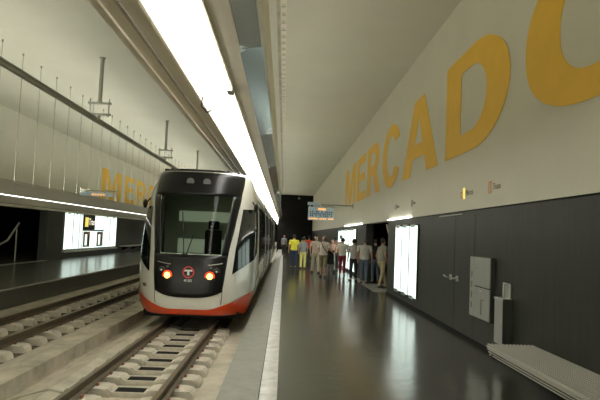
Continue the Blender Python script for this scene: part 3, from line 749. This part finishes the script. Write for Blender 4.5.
    rm = o.modifiers.new('r', 'REMESH'); rm.mode = 'VOXEL'; rm.voxel_size = .0085
    sm = o.modifiers.new('s', 'SMOOTH'); sm.factor = .5; sm.iterations = 2
    dg = bpy.context.evaluated_depsgraph_get(); bm_ = bpy.data.meshes.new_from_object(o.evaluated_get(dg), depsgraph=dg)
    bpy.data.objects.remove(o); bpy.data.meshes.remove(me)
    nv = len(bm_.vertices); P = np.empty(nv*3, np.float32); bm_.vertices.foreach_get('co', P); P = P.reshape(-1, 3).astype(float)
    N = np.empty(nv*3, np.float32); bm_.vertices.foreach_get('normal', N); N = N.reshape(-1, 3).astype(float)
    polys = [tuple(p.vertices) for p in bm_.polygons]
    names, ds, ts = [], [], []
    def add(nm, a, b, r):
        d, t = segd(P, a, b); names.append(nm); ds.append(d-r); ts.append(t)
    add('torso', (0, 0, .95), (0, bw*.45, 1.38), .14); add('neck', (0, bw*.5, 1.47), (0, bw*.55, 1.54), .055); add('head', hc+np.array((0, 0, -.06)), hc+np.array((0, 0, .05)), .085)
    for nm in 'LR':
        add('uarm', J['sho'+nm], J['elb'+nm], .05); add('farm', J['elb'+nm], J['wri'+nm], .035)
        add('hand', J['wri'+nm], np.array(J['wri'+nm])+(np.array(J['wri'+nm])-np.array(J['elb'+nm]))*.6, .03)
        add('thigh', J['hip'+nm], J['kne'+nm], .075); add('shin', J['kne'+nm], J['ank'+nm], .05); add('foot'+nm, np.array(J['ank'+nm])+np.array((0, .03, -.05)), J['toe'+nm], .04)
    ds = np.array(ds); ts = np.array(ts); wh = ds.argmin(0); nmv = np.array(names)[wh]; tv = ts[wh, np.arange(nv)]
    z = P[:, 2]
    shirt_v = ((nmv == 'torso') & (z > .93)) | ((nmv == 'uarm') & ((tv < .62) | (sleeves == 'long'))) | ((nmv == 'neck') & (z < 1.485))
    if sleeves == 'long': shirt_v |= (nmv == 'farm') & (tv < .93)
    if sleeves == 'none': shirt_v &= ~((nmv == 'uarm') & (tv > .12))
    pants_v = ((nmv == 'torso') & (z < 1.0)) | (nmv == 'thigh') | ((nmv == 'shin') & ((tv < .95) if not shorts else (tv < .06)))
    hair_v = (nmv == 'head') & ((z > hc[2]+.062) | ((P[:, 1] > hc[1]+.012) & (z > hc[2]-.055)))
    if longhair: hair_v |= ((nmv == 'head') | (nmv == 'neck')) & (P[:, 1] > hc[1]+.005) & (z > 1.47)
    rootm = Matrix.Translation(loc) @ Matrix.Rotation(rot, 4, 'Z') @ Matrix.Rotation(leanx, 4, 'Y') @ Matrix.Scale(hs, 4)
    root = empty('person', loc, label, 'person', group)
    def fin(mesh, name, mats_, plabel=None, parent=root):
        for m in mats_: mesh.materials.append(m)
        mesh.polygons.foreach_set('use_smooth', [True]*len(mesh.polygons))
        mesh.transform(rootm); return link_mesh(name, mesh, parent, plabel)
    # faces of the body
    ev = np.zeros(nv, int)
    for s in (-1, 1): ev[np.linalg.norm(P-np.array((s*.031, hc[1]-.083, hc[2]+.008)), axis=1) < .014] = 1
    ev[np.linalg.norm((P-np.array((0, hc[1]-.092, hc[2]-.062)))*np.array((.5, 1, 1.6)), axis=1) < .015] = 2
    bm_.materials.clear()
    pm = [int(ev[list(p)].max()) if (ev[list(p)] > 0).all() else 0 for p in polys]
    body_o = fin(bm_, 'body', [M[skin], M['eye'], M['lip']]); bm_.polygons.foreach_set('material_index', pm)
    def shell(mask, off, name, m, plabel=None, sag=None):
        ids = [p for p in polys if all(mask[i] for i in p)]
        if not ids: return
        used = sorted({i for p in ids for i in p}); mp_ = {v: k for k, v in enumerate(used)}
        Q = P[used]+N[used]*off
        if sag is not None: Q = sag(Q)
        mm = bpy.data.meshes.new(name); mm.from_pydata([tuple(q) for q in Q], [], [tuple(mp_[i] for i in p) for p in ids]); mm.update()
        return fin(mm, name, [m], plabel)
    if stripes:
        sm_ = mat('striped_fabric', shirt, .85); nt = sm_.node_tree
        wv = nt.nodes.new('ShaderNodeTexWave'); wv.bands_direction = 'Z'; wv.inputs['Scale'].default_value = 5.5
        tc = nt.nodes.new('ShaderNodeTexCoord'); nt.links.new(tc.outputs['Object'], wv.inputs['Vector'])
        r = nt.nodes.new('ShaderNodeValToRGB'); r.color_ramp.interpolation = 'CONSTANT'; r.color_ramp.elements[1].position = .5
        r.color_ramp.elements[0].color = (.05, .06, .09, 1); r.color_ramp.elements[1].color = (*shirt, 1)
        nt.links.new(wv.outputs['Fac'], r.inputs['Fac']); nt.links.new(r.outputs[0], nt.nodes['Principled BSDF'].inputs['Base Color'])
        sm = sm_
    else:
        sm = cmats[cloth(shirt)]
    shell(shirt_v, .016, 'shirt', sm)
    shell(pants_v, .013, 'shorts' if shorts else 'trousers', cmats[cloth(pants)])
    shell(hair_v, .013, 'hair', cmats[cloth(hair)])
    for nm in 'LR': shell(nmv == 'foot'+nm, .006, 'shoe', cmats[cloth(shoe)])
    return root
wh_, beige = (.62, .60, .50), (.52, .42, .33)
BACK = PI
person((.55, 29.4, 0), BACK+.1, 1.74, 'person in bright yellow shirt and navy trousers, leftmost of those standing near', (.85, .78, .07), (.03, .045, .11), stride=(.05, -.08), wide=1.08)
person((1.02, 28.9, 0), BACK-.1, 1.62, 'person in dark striped top and pale yellow trousers, back turned', (.55, .55, .55), (.82, .76, .25), stride=(-.06, .06), stripes=True, female=True, hair=(.04, .025, .015))
person((1.50, 40, 0), BACK, 1.68, 'person in yellow green shirt far behind the striped top', (.45, .42, .05), (.05, .05, .05), stride=(.1, -.1))
person((1.63, 36, 0), BACK+.2, 1.70, 'person in red shirt far off between the striped top and the beige shirt', (.60, .06, .035), (.05, .05, .06), stride=(.08, -.1))
person((1.50, 26.1, 0), .35, 1.74, 'person in beige shirt and cream trousers walking beside the one with khaki shorts', (.56, .46, .37), (.46, .41, .30), stride=(.16, -.14), arms={'L': ((.26, -.02, 1.15), (.20, -.20, 1.02)), 'R': ((-.25, .06, 1.15), (-.24, .02, .90))})
person((1.70, 23.6, 0), -.2, 1.74, 'person in pale shirt and khaki shorts with a bag strap, walking towards the camera', (.60, .53, .44), (.22, .19, .10), stride=(.18, -.12), shorts=True, hair=(.12, .10, .08), arms={'L': ((.28, .02, 1.16), (.40, -.16, 1.08)), 'R': ((-.26, .05, 1.15), (-.25, -.06, .92))}, wide=1.05)
person((2.36, 27.3, 0), .1, 1.60, 'person in sleeveless pinkish top pushing the pushchair', (.50, .30, .24), (.12, .10, .09), sleeves='none', female=True, longhair=True, hair=(.10, .05, .03), stride=(.1, -.1), arms={'L': ((.24, -.06, 1.16), (.17, -.34, 1.10)), 'R': ((-.24, -.06, 1.16), (-.17, -.34, 1.10))})
person((2.66, 28.3, 0), BACK+.4, 1.72, 'person in brown top between the pushchair and the red trousers', (.30, .16, .09), (.05, .045, .04), skin='skin_dark', sleeves='none')
person((2.64, 25.0, 0), BACK-.2, 1.68, 'person in white shirt and dark red trousers', wh_, (.28, .018, .04), stride=(.10, -.08), hair=(.03, .02, .02), arms={'L': ((.24, -.03, 1.15), (.16, -.2, 1.05)), 'R': ((-.24, -.03, 1.15), (-.17, -.22, 1.10))})
person((2.80, 22.2, 0), BACK+.2, 1.66, 'person in grey white shirt and black trousers in front of the far lit case', (.47, .46, .42), (.03, .03, .03), stride=(.02, -.05))
person((3.08, 21.2, 0), BACK-.25, 1.70, 'person in light grey shirt and blue jeans at the wall opening, back turned', (.44, .43, .38), (.10, .13, .17), stride=(.03, -.06), wide=1.16, hair=(.14, .13, .12))
person((3.62, 21.9, 0), BACK+.3, 1.68, 'person in black top and grey blue jeans inside the wall opening', (.02, .02, .02), (.16, .20, .24), stride=(.02, -.05), sleeves='long')
person((3.48, 19.4, 0), BACK-1.1, 1.74, 'person in grey shirt and khaki trousers leaning at the right jamb of the opening', (.26, .25, .19), (.42, .36, .20), stride=(.22, -.22), leanx=.10, bend=-.12, hair=(.05, .04, .03))
person((.04, 47, 0), .3, 1.70, 'distant person in grey top at the far platform edge, left of everyone', (.30, .30, .32), (.03, .03, .03), stride=(.08, -.08))
person((4.75, 27.6, 1.02), -.6, 1.70, 'person in dark red top on the stair landing in the opening', (.22, .05, .04), (.02, .02, .02), skin='skin_dark')
# shoulder bag and pushchair
bg = empty('shoulder_bag', (1.9, 23.6, .8), 'dark shoulder bag hanging on the person with khaki shorts', 'bag')
MB().tube([(1.58, 23.46, 1.47), (1.64, 23.42, 1.30), (1.76, 23.41, 1.12), (1.88, 23.46, 1.0), (1.93, 23.58, .98)], .016, 6).build('strap', 'black', bg)
MB().box(1.90, 2.0, 23.45, 23.72, .72, .98, .03).build('pouch', 'black', bg)
pc = empty('pushchair', (2.22, 26.6, 0), 'dark folding pushchair between the shorts and the red trousers', 'pushchair')
for x in (1.98, 2.44):
    MB().tube([(x, 26.98, 1.05), (x, 26.75, .75), (x, 26.25, .12)], .013).tube([(x, 26.4, .55), (x, 26.85, .1)], .013).build('side_frame', 'galv', pc)
    for y in (26.25, 26.87):
        MB().bar((x-.02, y, .085), (x+.02, y, .085), .085, 16).build('wheel', 'rubber', pc)
MB().bar((1.97, 26.98, 1.05), (2.45, 26.98, 1.05), .016).build('handle', 'rubber', pc)
MB().prism([(26.35, .42), (26.72, .40), (26.92, .88), (26.88, .90), (26.68, .46), (26.35, .47)], 'x', 2.0, 2.42).build('seat', 'black', pc)
cn = MB(); cn.prism([(26.88, .88), (26.80, 1.0), (26.62, 1.05), (26.45, 1.0), (26.46, .98), (26.62, 1.02), (26.78, .97), (26.85, .87)], 'x', 1.99, 2.43); cn.build('canopy', 'black', pc)
# small dome lamp on the end wall
e1 = MB().ball((1.6, YE-.28, 6.1), (.16, .12, .16), 16); tag(e1.build('wall_lamp', 'grey_print', smooth=True), 'small round unlit lamp high on the black end wall', 'lamp')
# ------------------------------------------------------------------ world, camera
wd = bpy.data.worlds.new('World'); SC.world = wd; wd.use_nodes = True
wd.node_tree.nodes['Background'].inputs[0].default_value = (1, .98, .80, 1); wd.node_tree.nodes['Background'].inputs[1].default_value = 2.0
cam = bpy.data.cameras.new('Camera'); co = bpy.data.objects.new('Camera', cam); COL.objects.link(co); SC.camera = co
F = 560.; cam.sensor_width = 36; cam.lens = F/600*36; cam.clip_end = 400
Yw = Vector(((284-300)/F, -(235-200)/F, -1)).normalized(); r = math.radians(2.5)
Zw = Vector((math.sin(r), math.cos(r), 0)); Zw = (Zw-Yw*Zw.dot(Yw)).normalized(); Xw = Yw.cross(Zw)
Rm = Matrix((Xw, Yw, Zw)); co.matrix_world = Matrix.Translation((0, 0, 1.7)) @ Rm.to_4x4()
vs = SC.view_settings; vs.view_transform = 'Standard'; vs.look = 'None'; vs.gamma = 1; vs.exposure = .42; vs.use_curve_mapping = False
SC.cycles.max_bounces = 10; SC.cycles.diffuse_bounces = 6; SC.cycles.sample_clamp_indirect = 6
